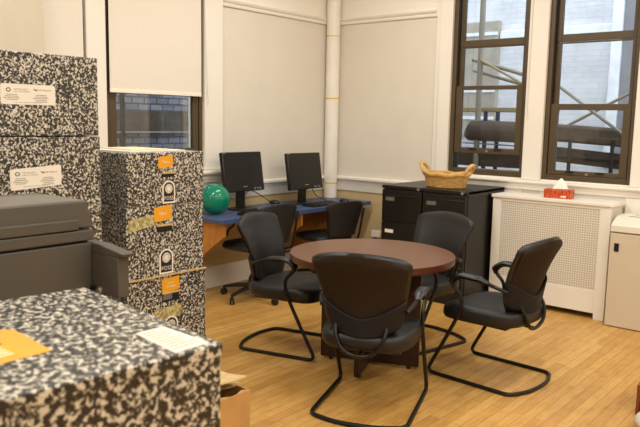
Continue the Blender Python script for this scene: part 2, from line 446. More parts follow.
# ------------------------------------------------------------------ windows
def ring(mb, x0, x1, z0, z1, w, y0, y1):
    l, r, b, t = w
    mb.box(x0, x0+l, y0, y1, z0, z1); mb.box(x1-r, x1, y0, y1, z0, z1)
    mb.box(x0+l, x1-r, y0, y1, z0, z0+b); mb.box(x0+l, x1-r, y0, y1, z1-t, z1)
    return mb
def window(name, loc, rz, W, z0, z1, rails, opened):
    """rails: (transom low, transom high, meeting low, meeting high, lower glass bottom, sash bottom)"""
    r = struct(empty(name, loc, rz))
    tl, th, ml, mh, gb, sb = rails
    ring(MB(), 0, W, z0, z1, (.042, .036, .052, .05), .004, .12).build('frame', M['bronze'], r, bevel=.004)
    t = MB(); t.box(.042, .052, .03, .05, z0+.052, z1-.05); t.box(W-.046, W-.036, .03, .05, z0+.052, z1-.05)
    t.box(.042, .048, .07, .115, z0+.052, z1-.05); t.box(W-.042, W-.036, .07, .115, z0+.052, z1-.05)
    t.build('track', M['bronze_dark'], r)
    # fixed transom light at the top
    a, b = .046, W-.040
    o = ring(MB(), a, b, th-.062, z1-.05, (.045, .04, .062, .03), .052, .088).build('transom_sash', M['bronze'], r, bevel=.003)
    MB().box(a+.045, b-.04, .068, .072, th, z1-.08).build('pane', M['glass'], o)
    o = ring(MB(), a, b, ml, tl+.002, (.045, .04, .03, .012), .056, .086).build('middle_sash', M['bronze'], r, bevel=.003)
    MB().box(a+.045, b-.04, .068, .072, ml+.03, tl-.01).build('pane', M['glass'], o)
    o = ring(MB(), a+.002, b-.002, sb, mh, (.062, .06, gb-sb, mh-ml), .014, .050).build('lower_sash', M['bronze'], r, bevel=.003)
    MB().box(a+.064, b-.062, .030, .034, gb, ml).build('pane', M['glass'], o)
    for fx in (.28, .62):
        MB().box(W*fx, W*fx+.07, -.004, .014, gb-.012, gb+.002).build('finger_lift', M['bronze_dark'], o, bevel=.002)
    MB().lathe([(.012, 0), (.012, .006), (.004, .008)], 12, axis='y', c=(W*.52, .006, gb-.022)).build('catch', M['silver'], o)
    return r
window('window_1', (W1[0], 0, 0), 0, W1[1]-W1[0], 1.088, ZT, (2.273, 2.335, 1.877, 1.912, 1.332, 1.285), True)
window('window_2', (W2[0], 0, 0), 0, W2[1]-W2[0], 1.080, ZT, (2.268, 2.336, 1.694, 1.745, 1.172, 1.134), False)
window('window_3', (0, W3[0], 0), PI/2, W3[1]-W3[0], 1.10, ZT, (2.50, 2.56, 1.752, 1.80, 1.30, 1.255), True)
window('window_4', (0, W4[0], 0), PI/2, W4[1]-W4[0], 1.10, ZT, (2.50, 2.56, 1.752, 1.80, 1.19, 1.152), True)

def roller_blind(y0, y1, zb, label):
    t = thing('roller_blind', label, 'blind', (.036, (y0+y1)/2, zb), 0, None)
    hw = (y1-y0)/2
    MB().box(-.0015, .0015, -hw, hw, .025, 3.3-zb).build('fabric', M['blind'], t)
    MB().box(-.006, .006, -hw, hw, 0, .03).build('bottom_bar', M['blindbar'], t, bevel=.003)
    MB().tube([(0, -hw, 3.32-zb), (0, hw, 3.32-zb)], .03, 12).build('roller', M['blindbar'], t)
    return t
roller_blind(-2.796, -1.868, 1.752, 'cream roller blind pulled half way down over the window above the orange-labelled boxes')
roller_blind(-3.985, -3.02, 1.60, 'cream roller blind at far left, partly hidden behind the tallest speckled boxes')
def cord(pts, r=.0025, mt='cord'): return MB().tube(spline(pts), r, 6)
o = cord([(.042, -1.845, 3.3), (.042, -1.825, 2.4), (.043, -1.80, 1.80), (.043, -1.79, 1.72), (.043, -1.80, 1.68)]).build('blind_cord', M['cord'])
tag(o, 'thin cream blind cord hanging on the casing right of the half closed blind', 'cord')
o = cord([(2.262, -.034, 3.3), (2.262, -.034, 2.3), (2.262, -.034, 1.75), (2.268, -.034, 1.65), (2.262, -.034, 1.60)]).build('blind_cord', M['cord'])
tag(o, 'thin cream cord hanging on the casing between the two bronze windows', 'cord')

# corner pipe
t = thing('heating_pipe', 'white floor to ceiling heating pipe in the room corner with yellow bands', 'pipe', (.036, -.06, 0))
t.location = (.085, -.085, 0)
MB().lathe([(.072, 0), (.072, H-.01)], 28).build('pipe_body', M['pipe'], t)
for z in (2.449, 1.799, .895):
    MB().lathe([(.0735, z-.006), (.0735, z+.006)], 28).build('band', M['yellow'], t)

# ------------------------------------------------------------------ outside the windows
yd = MB().box(-9, 9, -9, 9, -1.6, -1.5)
o = yd.build('yard_ground', M['yard'], smooth=0); struct(o)
t = thing('neighbouring_building', 'white painted brick building facing the two bronze windows', 'building', (0, 3.2, -1.5))
MB().box(-3.5, 7, 0, .3, 0, 6.2).build('wall', M['brick'], t, smooth=0)
wf = MB(); ring(wf, 1.93, 3.1, 2.55, 4.9, (.12, .12, .1, .12), -.10, -.001); wf.build('window_frame', M['ext_trim'], t, bevel=.008)
MB().box(2.05, 2.98, -.04, -.002, 2.65, 4.78).build('window_pane', M['ext_glass'], t)
MB().box(.42, 1.92, -.05, -.001, 4.22, 4.33).build('string_course', M['ext_trim'], t, bevel=.01)
MB().box(-3.4, .36, -.06, -.002, 2.9, 4.47).build('plywood_sheet', M['ply'], t)
for z_ in (3.12, 3.50, 4.28): MB().box(-3.4, .40, -.075, -.0605, z_, z_+.045).build('white_batten', M['ext_trim'], t)
MB().box(.36, .41, -.07, -.001, 2.9, 4.47).build('corner_strip', M['ply'], t)
t = thing('stone_building', 'grey stone building outside the window with the half closed blind', 'building', (-2.7, 0, -1.5))
MB().box(-.3, 0, -9, 3.0, 0, 6.2).build('wall', M['stone'], t, smooth=0)
MB().box(0, .06, -9, 3.0, 2.86, 3.14).build('band_course', M['tarp'], t)
for y in (-.14, .05, -1.15):
    MB().tube([(.5, y, 0), (.5, y, 5)], .03, 10).build('downpipe', M['bronze_dark'], t)
for z in (2.88,):
    MB().tube([(.5, -4, z), (.5, 2.5, z)], .012, 8).build('rail', M['galv'], t)

sc = thing('scaffold', 'tube and plank scaffold standing in the yard outside the bronze windows', 'scaffold', (0, 1.3, -1.5))
def tub(a, b, r, mt, nm): MB().tube([Vector(a)-Vector((0,1.3,-1.5)), Vector(b)-Vector((0,1.3,-1.5))], r, 10).build(nm, M[mt], sc)
tub((1.10, 1.3, -1.5), (1.10, 1.3, 4.6), .032, 'galv', 'upright')
tub((2.17, 1.3, -1.5), (2.17, 1.3, 1.42), .02, 'bronze_dark', 'upright')
tub((2.60, 1.3, -1.5), (2.60, 1.3, 1.42), .02, 'bronze_dark', 'upright')
tub((1.135, 1.42, -1.5), (1.135, 1.42, 1.70), .024, 'bluepole', 'upright')
tub((1.285, 1.42, -1.5), (1.285, 1.42, 1.70), .024, 'bluepole', 'upright')
tub((1.00, 1.3, 2.28), (1.75, 1.3, 2.06), .022, 'galv', 'guard_rail')
tub((1.00, 1.34, 2.16), (1.75, 1.34, 1.95), .018, 'galv', 'guard_rail')
tub((1.12, 1.26, 2.27), (1.75, 1.26, 1.93), .014, 'ledger', 'brace')
tub((1.98, 1.26, 2.00), (2.85, 1.26, 1.38), .016, 'galv', 'brace')
tub((2.00, 1.36, 1.50), (2.86, 1.36, 1.97), .016, 'galv', 'brace')
tub((1.92, 1.34, 1.235), (2.9, 1.34, 1.20), .012, 'bronze_dark', 'guard_rail')
tub((.9, 1.34, 1.34), (1.8, 1.34, 1.32), .008, 'galv', 'guard_rail')
MB().box(.2, 1.85, .08, .5, 3.20, 3.245).build('platform', M['ledger'], sc, bevel=.004)
# planks / platform lower right
m4 = Matrix.Translation((2.4, .1, 2.96)) @ Matrix.Rotation(math.radians(3), 4, 'Y')
MB().box(-.62, .62, -.10, .28, -.09, .09, m4).build('netting_roll', M['tarp'], sc, bevel=.03)
m4 = Matrix.Translation((2.45, .1, 2.72)) @ Matrix.Rotation(math.radians(4), 4, 'Y')
MB().box(-.62, .62, -.05, .28, -.075, .065, m4).build('deck_board', M['plank'], sc, bevel=.006)
# rolled dark netting behind left window
rl = MB(); rl.tube(spline([(.98, .02, 2.99), (1.05, .02, 2.98), (1.35, .02, 2.98), (1.75, .02, 2.97)]), [.03]*2+[.10]*3+[.115]*20, 12)
rl.build('netting_roll', M['tarp'], sc)
MB().box(.8, 1.9, .02, .3, 2.58, 2.78).build('deck_board', M['plank'], sc, bevel=.006)

# ------------------------------------------------------------------ desk along the left wall
dk = thing('wall_desk', 'long blue laminate desk along the left wall carrying two monitors', 'desk', (0, -1.106, 0))
TOPZ = .736
tp = MB(); tp.prism([(.03, -1.04), (.50, -1.04), (.62, -1.04), (.62, 1.041), (.03, 1.041)], .698, TOPZ)
tp.build('desktop', M['desk'], dk, bevel=.004)
MB().box(.62, .623, -1.04, 1.041, .699, .735).build('edge_band', M['desk_edge'], dk)
for y in (-2.085, -1.118, -.60):
    yy = y+1.106
    MB().prism([(.03, .70), (.585, .70), (.585, .585), (.12, .26), (.03, .26)], yy-.0125, yy+.0125, 'y').build('bracket', M['oak'], dk, bevel=.002)
# wall boxes under the desk
o = MB().box(.0005, .05, -1.02, -.86, .38, .52).build('outlet_box', M['cream'], bevel=.004); tag(o, 'cream outlet box on the tan wall under the blue desk', 'outlet')
o = MB().box(.63, .74, -.06, -.0225, .36, .43).build('outlet_box', M['cream'], bevel=.004); tag(o, 'cream outlet box low on the wall left of the black file cabinets', 'outlet')

# monitors
def monitor(loc, tilt, label, w=.49, zc=.36):
    t = thing('monitor', label, 'monitor', loc, 0, 'flat monitors on the blue desk')
    hw = w/2
    b = MB(); b.prism([(.11, -.0), (.1, -.1), (.03, -.13), (-.05, -.13), (-.09, -.1), (-.09, .1), (-.05, .13), (.03, .13), (.1, .1)], 0, .014)
    b.build('base', M['bezel'], t, bevel=.005)
    MB().prism([(-.05, -.04), (.0, -.04), (.0, .04), (-.05, .04)], .012, zc).build('stand', M['bezel'], t, bevel=.006)
    R = Matrix.Translation((.02, 0, zc)) @ Matrix.Rotation(-tilt, 4, 'Y')
    MB().box(-.045, 0, -hw, hw, -.19, .172, R).build('housing', M['bezel'], t, bevel=.008)
    s = MB().box(.0002, .0012, -hw+.02, hw-.02, -.125, .155, R).build('screen', M['screen'], t)
    for dy in (.11, .145, .18):
        MB().box(.0002, .0016, dy, dy+.018, -.175, -.161, R).build('button', M['led'] if dy == .145 else M['silver'], t)
    MB().box(.0002, .0012, -.025, .025, -.150, -.142, R).build('badge', M['silver'], t)
    MB().box(.0002, .0012, -hw+.012, -hw+.034, .160, .168, R).build('badge', M['silver'], t)
    return t
MZ = TOPZ
monitor((.215, -1.535, MZ), math.radians(9), 'flat black monitor beside the green ball on blue desk')
monitor((.29, -.76, MZ), math.radians(9), 'flat black monitor nearer the white corner pipe on blue desk', zc=.337)

def keyboard(loc, rz, label):
    t = thing('keyboard', label, 'keyboard', loc, rz, 'black keyboards on the blue desk')
    MB().prism([(-.075, 0), (.075, 0), (.075, .010), (-.075, .024)], -.215, .215, 'y').build('case', M['plastic'], t, bevel=.004)
    kb = MB()
    for r in range(5):
        for c in range(14):
            x = .055-r*.026; y = -.2+c*.0285; z = .0115+(.075-x)*.0935
            kb.box(x-.011, x+.011, y, y+.025, z-.002, z+.006)
    kb.build('keys', M['plastic'], t)
    return t
keyboard((.53, -1.62, TOPZ), .06, 'black keyboard in front of monitor beside the green ball')
keyboard((.50, -.72, TOPZ), .03, 'black keyboard in front of the monitor nearer the corner pipe')
def mouse(loc, rz, label):
    t = thing('mouse', label, 'mouse', loc, rz)
    rings = []
    for i, (sc_, z) in enumerate(((.85, 0), (1, .008), (.95, .018), (.75, .028), (.4, .034), (.1, .036))):
        rings.append([Vector((.055*sc_*math.cos(a), .032*sc_*math.sin(a), z)) for a in [2*PI*q/16 for q in range(16)]])
    b = MB().loft(rings).build('shell', M['plastic'], t)
    MB().lathe([(.006, -.004), (.006, .004)], 10, c=(-.03, 0, .028), axis='y').build('wheel', M['silver'], t)
    return t
mouse((.47, -.33, TOPZ), .2, 'black mouse at the right end of the blue desk')
mouse((.10, -.98, TOPZ), .5, 'small black mouse lying left of the monitor nearer the pipe')
for pts, lab in ((([(.165, -1.46, .86), (.20, -1.40, .90), (.30, -1.30, .82), (.32, -1.20, .742), (.36, -1.14, .741)]), 'thin black cable arching down from the monitor beside the green ball'),
                 (([(.24, -.68, .86), (.27, -.62, .88), (.28, -.55, .80), (.31, -.42, .742), (.36, -.38, .742)]), 'thin black cable looping down from the monitor nearer the pipe')):
    tag(cord(pts, .004).build('cable', M['plastic']), lab, 'cable')
tag(cord([(.30, -1.93, .697), (.36, -1.97, .62), (.42, -1.95, .56), (.40, -1.90, .55), (.34, -1.82, .59), (.28, -1.70, .62), (.20, -1.62, .697)], .009).build('cable', M['plastic']), 'thick black cable drooping under the left end of the blue desk', 'cable')
b = MB()
NB = 24
b.lathe([(max(.0005, .133*math.sin(PI*i/NB)), -.133*math.cos(PI*i/NB)) for i in range(NB+1)], 40, c=(.0, 0, .133))
o = b.build('green_ball', M['ball'], loc=(.29, -1.935, TOPZ)); tag(o, 'shiny green ball on the left end of the blue desk', 'ball')

# ------------------------------------------------------------------ swivel chairs at the desk
def task_chair(label):
    t = thing('task_chair', label, 'chair', (0,0,0), 0, 'black swivel chairs at the blue desk')
    def bk(u, v):
        y = (u-.5)*2; hw = .17+.065*min(1, v*1.25)
        if v > .9: hw -= .02*((v-.9)/.1)**2
        z = .48+.34*v - .02*abs(y)**3*(v > .9)
        x = -.245-.05*v+.035*y*y
        return (x, y*hw, z)
    MB().sheet(bk, 12, 12).build('backrest', M['mesh_black'], t, solid=.022, bevel=.006)
    for s in (-1, 1):
        MB().tube(fillet([(-.10, .17*s, .415), (-.25, .185*s, .425), (-.262, .20*s, .52), (-.275, .235*s, .74)], .05), .011, 8).build('back_post', M['black_metal'], t)
    rings = []
    for sc_, z in ((.93, .425), (1, .435), (1, .46), (.95, .475), (.8, .482)):
        rings.append([Vector((.03+.235*sc_*math.copysign(abs(math.cos(a))**.6, math.cos(a)), .24*sc_*math.copysign(abs(math.sin(a))**.6, math.sin(a)), z)) for a in [2*PI*q/32 for q in range(32)]])
    MB().loft(rings).build('seat', M['leather2'], t, smooth=60)
    MB().lathe([(.10, .40), (.10, .425)], 16).build('seat_plate', M['black_metal'], t)
    MB().lathe([(.035, .10), (.035, .26), (.022, .262), (.022, .40)], 16).build('gas_column', M['black_metal'], t)
    MB().lathe([(.05, .075), (.055, .09), (.05, .13), (.03, .135)], 16).build('hub', M['plastic'], t)
    for q in range(5):
        a = q*2*PI/5+.35; c, s = math.cos(a), math.sin(a)
        lg = MB().tube([(.03*c, .03*s, .11), (.18*c, .18*s, .095), (.31*c, .31*s, .072)], [.026, .021, .015], 8, flat=(.8, 1.1)).build('leg', M['plastic'], t)
        cw = MB()
        ox, oy = .31*c, .31*s
        Mx = Matrix.Translation((ox, oy, .028)) @ Matrix.Rotation(a+.7*q, 4, 'Z')
        for dy in (-.018, .006):
            prof = [[Mx @ Vector((.027*math.cos(2*PI*j/14), dy+w, .027*math.sin(2*PI*j/14))) for j in range(14)] for w in (0, .014)]
            cw.loft(prof)
        cw.tube([Mx @ Vector((0, 0, .0)), Mx @ Vector((0, 0, .045))], .008, 8)
        cw.build('caster', M['plastic'], lg)
    return t
tc1 = task_chair('black swivel chair nearest the boxes at the blue desk, behind the left guest chair')
tc2 = copy_tree(tc1); tc1.scale = (1, 1, 1.05)
tc1.location = (.58, -1.715, 0); tc1.rotation_euler.z = PI+.04
tc2.location = (.62, -.80, 0); tc2.rotation_euler.z = PI-.15
tc2['label'] = 'black swivel chair tucked under the blue desk nearer the white corner pipe'

# ------------------------------------------------------------------ guest chairs
def guest_chair(label):
    t = thing('guest_chair', label, 'chair', (0,0,0), 0, 'black cantilever guest chairs round the table')
    HW, off = .2625, -.28                     # half width of the sled, shift of the rear bend to the origin
    def P(s, y, z): return Vector((s+off, y, z))
    side = [(.065, .228, .60), (.13, .255, .625), (.22, HW, .648), (.365, HW, .655), (.418, HW, .60), (.345, HW, .535), (.345, HW, .45), (.47, HW, .205), (.575, HW, .0125), (.0, HW, .0125)]
    rear = [(-.055, .12, .0125), (-.062, 0, .0125)]
    R = [.03, .03, .06, .08, .06, .06, .05, .2, .06, .05, .08, .08]
    half = [P(*q) for q in side+rear]
    full = half + [Vector((v.x, -v.y, v.z)) for v in reversed(half[:-1])]
    rr = R + list(reversed(R[:-1]))
    MB().tube(fillet(full, rr, 6), .0118, 10).build('frame', M['black_metal'], t)
    for s in (-1, 1):
        arm = fillet([P(.17, s*HW, .642), P(.24, s*HW, .662), P(.36, s*HW, .667), P(.421, s*HW, .625), P(.411, s*HW, .585)], [0, .05, .06, .05, 0], 6)
        n = len(arm); rads = [.5+.5*min(1, min(i, n-1-i)/3) for i in range(n)]
        MB().tube(arm, [.0225*q for q in rads], 12, flat=(.66, 1.5)).build('armrest', M['plastic'], t, smooth=60)
    MB().box(.08+off, .46+off, -.20, .20, .362, .385).build('seat_pan', M['plastic'], t, bevel=.008)
    for s in (-1, 1): MB().box(.33+off, .36+off, min(s*.19, s*.262), max(s*.19, s*.262), .40, .46).build('seat_bracket', M['black_metal'], t, bevel=.004)
    # seat cushion
    def srings(cx, a, b, prof, ex=.55):
        rings = []
        for sc_, z in prof:
            ring = []
            for q in range(48):
                an = 2*PI*q/48; c, s = math.cos(an), math.sin(an)
                x = cx+a*sc_*math.copysign(abs(c)**ex, c); y = b*sc_*math.copysign(abs(s)**ex, s)
                f = (x-cx)/a
                y *= 1+.06*f                  # a little wider at the front
                dz = -.045*max(0, f-.35)**2 + .012*(y/b)**2*(z > .42) + .01*max(0, -f-.3)
                ring.append(Vector((x, y, z+dz)))
            rings.append(ring)
        return rings
    MB().loft(srings(.268+off, .268, .258, ((.90, .374), (.96, .382), (1.0, .402), (1.0, .432), (.975, .450), (.92, .460), (.8, .466), (.5, .466), (.2, .464)))).build('seat', M['leather2'], t, smooth=70)
    # backrest
    Z0, Z1 = .435, .914
    def outline(v):                           # half width of the back against height
        w = .185+.086*min(1, v/.95)
        if v < .28: w *= math.sqrt(max(0, 1-((.28-v)/.28)**2.3))*.62+.38 if v > 0 else .38
        return w
    def top(y): return -.030*abs(y)**2.2
    def sback(v, y, d=0):                     # forward position of the back surface
        base = .055 - .120*v + .03*math.sin(PI*min(1, v*1.15))
        return base + (.050+.01*v)*y*y - d
    def pad(d0, d1, inset, z0, z1, topdrop, ny=16, nv=18):
        f, b = [], []
        mb = MB(); rings = []
        for i in range(nv+1):
            tt = i/nv; v = z0+(z1-z0)*tt
            hw = outline(v)-inset
            # round the two top corners
            if tt > .86: hw -= .040*((tt-.86)/.14)**3.2
            ring = []
            for j in range(ny+1):
                y = -1+2*j/ny; ring.append((y, hw, v, d0))
            for j in range(ny, -1, -1):
                y = -1+2*j/ny; ring.append((y, hw, v, d1))
            pts = []
            for (y, hw_, v_, d) in ring:
                edge = max(0, abs(y)-.86)/.14
                mid = (d0+d1)/2; dd = mid+(d-mid)*math.sqrt(max(.05, 1-edge**2*.9))
                dome = 1-.75*max(0, (abs(tt-.5)-.44)/.06)
                dd = mid+(dd-mid)*max(.25, dome)
                z = Z0+(Z1-Z0)*v_ + top(y)*tt**3*1.0
                pts.append(P(sback(v_, y, dd), y*hw_, z))
            rings.append(pts)
        return mb.loft(rings)
    pad(-.018, .026, 0, 0.02, 1.0, 0).build('backrest', M['leather'], t, smooth=70)
    pad(.026, .040, .012, .05, .972, 0).build('back_panel', M['backfab'], t, smooth=60)
    # moulded lumbar cover with a dipped top edge
    def cov(u, w):
        y = -1.0+2.0*u
        zt = .662-.104*(1-abs(y)**1.7); zb = .458+.05*abs(y)**2.5
        z = zb+(zt-zb)*w; v = (z-Z0)/(Z1-Z0)
        hw = outline(max(.12, v))+.003
        wrap = .03*max(0, abs(y)-.85)/.15
        return P(sback(v, y, .050)+wrap, y*hw, z)
    MB().sheet(cov, 20, 8).build('lumbar_cover', M['cover'], t, solid=.012, bevel=.004)
    # bent bar from the cover down and under the seat
    lp = spline([P(.040, .138, .53), P(.004, .130, .47), P(-.010, .10, .405), P(-.006, .055, .37), P(-.006, 0, .360), P(-.006, -.055, .37), P(-.010, -.10, .405), P(.004, -.130, .47), P(.040, -.138, .53)], 6)
    MB().tube(lp, .011, 8).build('back_bar', M['black_metal'], t)
    MB().tube(fillet([P(-.008, 0, .358), P(.08, 0, .365), P(.20, 0, .372)], .03), .011, 8).build('bar_strut', M['black_metal'], t)
    return t
gc = guest_chair('black cantilever chair left of the round table, facing right toward it')
def place(o, x, y, a): o.location = (x, y, 0); o.rotation_euler.z = a
spec = [('black cantilever chair left of the round table, facing right beside the blue desk', 1.70, -2.465, .27),
        ('black cantilever chair in the foreground with its brown-black back toward the viewer', 2.700, -2.925, PI/2+.365),
        ('black cantilever chair right of the table, seen from the side before the radiator cover', 2.985, -2.045, PI-.05),
        ('black cantilever chair behind the round table in front of the file cabinets', 2.262, -1.79, -PI/2-.22)]
for i, (lab, x, y, a) in enumerate(spec):
    c = gc if i == 0 else copy_tree(gc)
    c['label'] = lab; place(c, x, y, a)

# ------------------------------------------------------------------ round table
tb = thing('round_table', 'round mahogany laminate meeting table with a crossed panel base', 'table', (2.3167, -2.4128, 0))
R = .5227
MB().lathe([(R-.002, .694), (R, .698), (R, .7345), (R-.0012, .7352)], 96).build('tabletop_edge', M['mahog_dark'], tb, smooth=40)
MB().lathe([(R-.0015, .734), (R-.0015, .7365)], 96).build('tabletop', M['mahog'], tb)
for q in range(2):
    a = .383+q*PI/2
    Rm = Matrix.Rotation(a, 4, 'Z')
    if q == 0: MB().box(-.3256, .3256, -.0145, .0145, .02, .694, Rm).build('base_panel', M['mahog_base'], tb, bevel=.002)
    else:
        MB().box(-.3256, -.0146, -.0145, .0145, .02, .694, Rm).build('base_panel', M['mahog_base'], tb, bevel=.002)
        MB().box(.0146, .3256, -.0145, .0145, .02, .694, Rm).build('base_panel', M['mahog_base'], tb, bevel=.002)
    for s in (-.26, .26):
        MB().lathe([(.012, 0), (.014, .006), (.012, .02)], 12, c=tuple(Rm @ Vector((s, 0, 0)))).build('glide', M['plastic'], tb)

# ------------------------------------------------------------------ file cabinets
def file_cabinet(x0, x1, label):
    w = x1-x0; Hc, D = .995, .732
    t = thing('file_cabinet', label, 'cabinet', ((x0+x1)/2, -.03, 0), 0, 'black file cabinets')
    hw = w/2
    b = MB(); b.box(-hw, hw, -D+.045, 0, .0, Hc-.004); b.build('carcass', M['cab'], t, bevel=.003)
    MB().box(-hw, hw, -D+.0105, 0, Hc-.03, Hc).build('top', M['cab'], t, bevel=.004)
    MB().box(-hw, hw, -D+.022, -D+.046, .0, .03).build('plinth', M['cab'], t)
    z = [.03, .345, .664, .958]
    for i in range(3):
        d = MB().box(-hw+.006, hw-.006, -D+.010, -D+.044, z[i]+.002, z[i+1]-.002).build('drawer', M['cab'], t, bevel=.003)
        MB().box(-hw+.02, hw-.02, -D+.0075, -D+.012, z[i+1]-.058, z[i+1]-.044).build('pull', M['cab'], d, bevel=.004)
        zz = z[i+1]-.085
        MB().box(-hw+.045, -hw+.145, -D+.006, -D+.012, zz-.022, zz+.022).build('label_holder', M['holder'], d, bevel=.002)
        MB().box(-hw+.05, -hw+.14, -D+.004, -D+.0065, zz-.015, zz+.015).build('card', M['paper'] if i == 1 else M['grey_ink'], d)
    MB().lathe([(.012, -.012), (.012, .0)], 14, c=(hw-.035, -D+.010, .978), axis='y').build('lock', M['silver'], t)
    return t
file_cabinet(1.2296, 1.655, 'black file cabinet nearest the corner, under the left end of the basket')
file_cabinet(1.659, 2.0874, 'black file cabinet beside the white radiator cover, under the right end of the basket')

# ------------------------------------------------------------------ basket
t = thing('wicker_basket', 'oval honey wicker basket with two loop handles on file cabinets', 'basket', (1.748, -.50, .995), .0)
body = MB()
A, B = .205, .145
def ell(k, f, n=64, wob=0, ph=0, z=0):
    return [Vector((A*f*math.cos(2*PI*i/n), B*f*math.sin(2*PI*i/n), z + wob*math.sin(16*2*PI*i/n+ph))) for i in range(n)]
for rI in range(9):
    f = .84+.16*rI/8; z = .010+rI*.0125; n = 96
    pts = [Vector(((A*f+.005*math.sin(24*2*PI*i/n+PI*rI))*math.cos(2*PI*i/n), (B*f+.005*math.sin(24*2*PI*i/n+PI*rI))*math.sin(2*PI*i/n), z)) for i in range(n)]
    body.tube(pts, .0068, 6, closed=True)
for i in range(48):
    a = 2*PI*i/48
    body.tube([(A*.835*math.cos(a), B*.835*math.sin(a), .005), (A*1.0*math.cos(a), B*1.0*math.sin(a), .118)], .004, 5)
body.build('woven_body', M['wicker'], t)
MB().loft([[Vector((A*.83*math.cos(2*PI*i/40), B*.83*math.sin(2*PI*i/40), z)) for i in range(40)] for z in (.002, .010)]).build('bottom', M['wicker'], t)
rim = MB()
for ph in (0, 2*PI/3, 4*PI/3):
    n = 120
    pts = [Vector(((A*1.03+.008*math.cos(14*2*PI*i/n+ph))*math.cos(2*PI*i/n), (B*1.03+.008*math.cos(14*2*PI*i/n+ph))*math.sin(2*PI*i/n), .120+.012*math.sin(14*2*PI*i/n+ph)+.006*math.cos(2*2*PI*i/n)+.005*math.sin(7*2*PI*i/n))) for i in range(n)]
    rim.tube(pts, .009, 6, closed=True)
rim.build('braided_rim', M['wicker'], t)
for s in (-1, 1):
    hd = MB()
    for ph in (0, PI):
        base = spline([(s*.19, -.055, .11), (s*.222, -.056, .155), (s*.245, -.035, .195), (s*.252, 0, .205), (s*.245, .035, .195), (s*.222, .056, .155), (s*.19, .055, .11)], 10)
        pts = [p_+Vector((.006*math.cos(i*.7+ph), 0, .006*math.sin(i*.7+ph))) for i, p_ in enumerate(base)]
        hd.tube(pts, .0115, 7)
    hd.build('handle', M['wicker'], t)

# ------------------------------------------------------------------ radiator cover
rc = thing('radiator_cover', 'white radiator cover with perforated front below the bronze windows', 'radiator cover', (2.6216, -.06, 0))
rx0, rx1, D = 2.118-2.6216, 3.128-2.6216, -.256
b = MB(); b.box(rx0, rx0+.075, D, D+.02, 0, .925); b.box(rx1-.085, rx1, D, D+.02, 0, .925)
b.box(rx0+.075, rx1-.085, D, D+.02, .05, .238); b.box(rx0+.075, rx1-.085, D, D+.02, .900, .925)
b.build('front_frame', M['white'], rc, bevel=.002)
for xa, xb in ((rx0, rx0+.02), (rx1-.02, rx1)):
    MB().box(xa, xb, D+.0205, .034, 0, .925).build('side_panel', M['white'], rc, bevel=.002)
MB().box(rx0+.075, rx1-.085, D+.004, D+.007, .239, .899).build('perforated_panel', M['grille'], rc)
poly = [(rx0-.012, .034), (rx0-.012, D-.012), (rx1-.02, D-.012)] + [(rx1-.02+.04*math.sin(q*PI/12), D+.028-.04*math.cos(q*PI/12)) for q in range(1, 7)] + [(rx1+.02, .034)]
MB().prism(poly, .926, .954).build('top', M['white'], rc, bevel=.004)

# tissue box
t = thing('tissue_box', 'red and yellow tissue box on top of the white radiator cover', 'tissue box', (2.658, -.20, .954), .12)
MB().box(-.112, .112, -.058, .058, 0, .074).build('carton', M['tissuebox'], t, bevel=.004)
MB().box(.03, .07, -.0588, -.0578, .012, .024).build('printed_panel', M['paper'], t)
ts = MB(); rings = []
for i in range(7):
    f = i/6; a_, b_ = .062*(1-f)**.8+.004, .034*(1-f)**.7+.003
    rings.append([Vector((a_*math.cos(q*2*PI/16)*(1+.22*math.sin(3*q*2*PI/16+.6))+.012*f, b_*math.sin(q*2*PI/16)*(1+.25*math.cos(2*q*2*PI/16)), .078+.088*f)) for q in range(16)])
ts.loft(rings).build('tissue', M['tissue'], t, smooth=60)

# ------------------------------------------------------------------ beige shredding console at right
cs = thing('waste_console', 'beige locked waste console with ivory lid beside the radiator cover', 'bin', (3.46, -.06, 0))
x0, x1 = 3.168-3.46, .292
y0 = -.4218+.06
MB().box(x0+.004, x1-.004, y0+.02, .028, .012, .752).build('body', M['bin'], cs, bevel=.004)
MB().box(x0, x1, y0, y0+.018, .006, .742).build('door', M['bin'], cs, bevel=.004)
MB().box(x0+.04, x1-.04, y0+.04, 0, 0, .012).build('base', M['plastic'], cs)
prof = [(y0-.004, .753), (y0-.004, .803)] + [(y0+.012, .811), (y0+.05, .832), (y0+.10, .853), (y0+.14, .864), (y0+.17, .868)] + [(.0, .868), (.0, .753)]
MB().loft([[(xx, a_, z_) for a_, z_ in prof] for xx in (x0-.002, x1+.002)]).build('lid', M['bin_lid'], cs, bevel=.004, smooth=40)
MB().prism([(x0+.085, -.225), (x1-.085, -.225), (x1-.085, -.06), (x0+.085, -.06)], .8665, .8745).build('paper_slot_frame', M['bin_lid'], cs, bevel=.003)
MB().prism([(x0+.12, -.20), (x1-.12, -.20), (x1-.12, -.085), (x0+.12, -.085)], .8746, .876).build('slot', M['bin'], cs)
MB().box(x0+.034, x0+.07, y0-.006, y0, .60, .665).build('latch', M['plastic'], cs, bevel=.003)

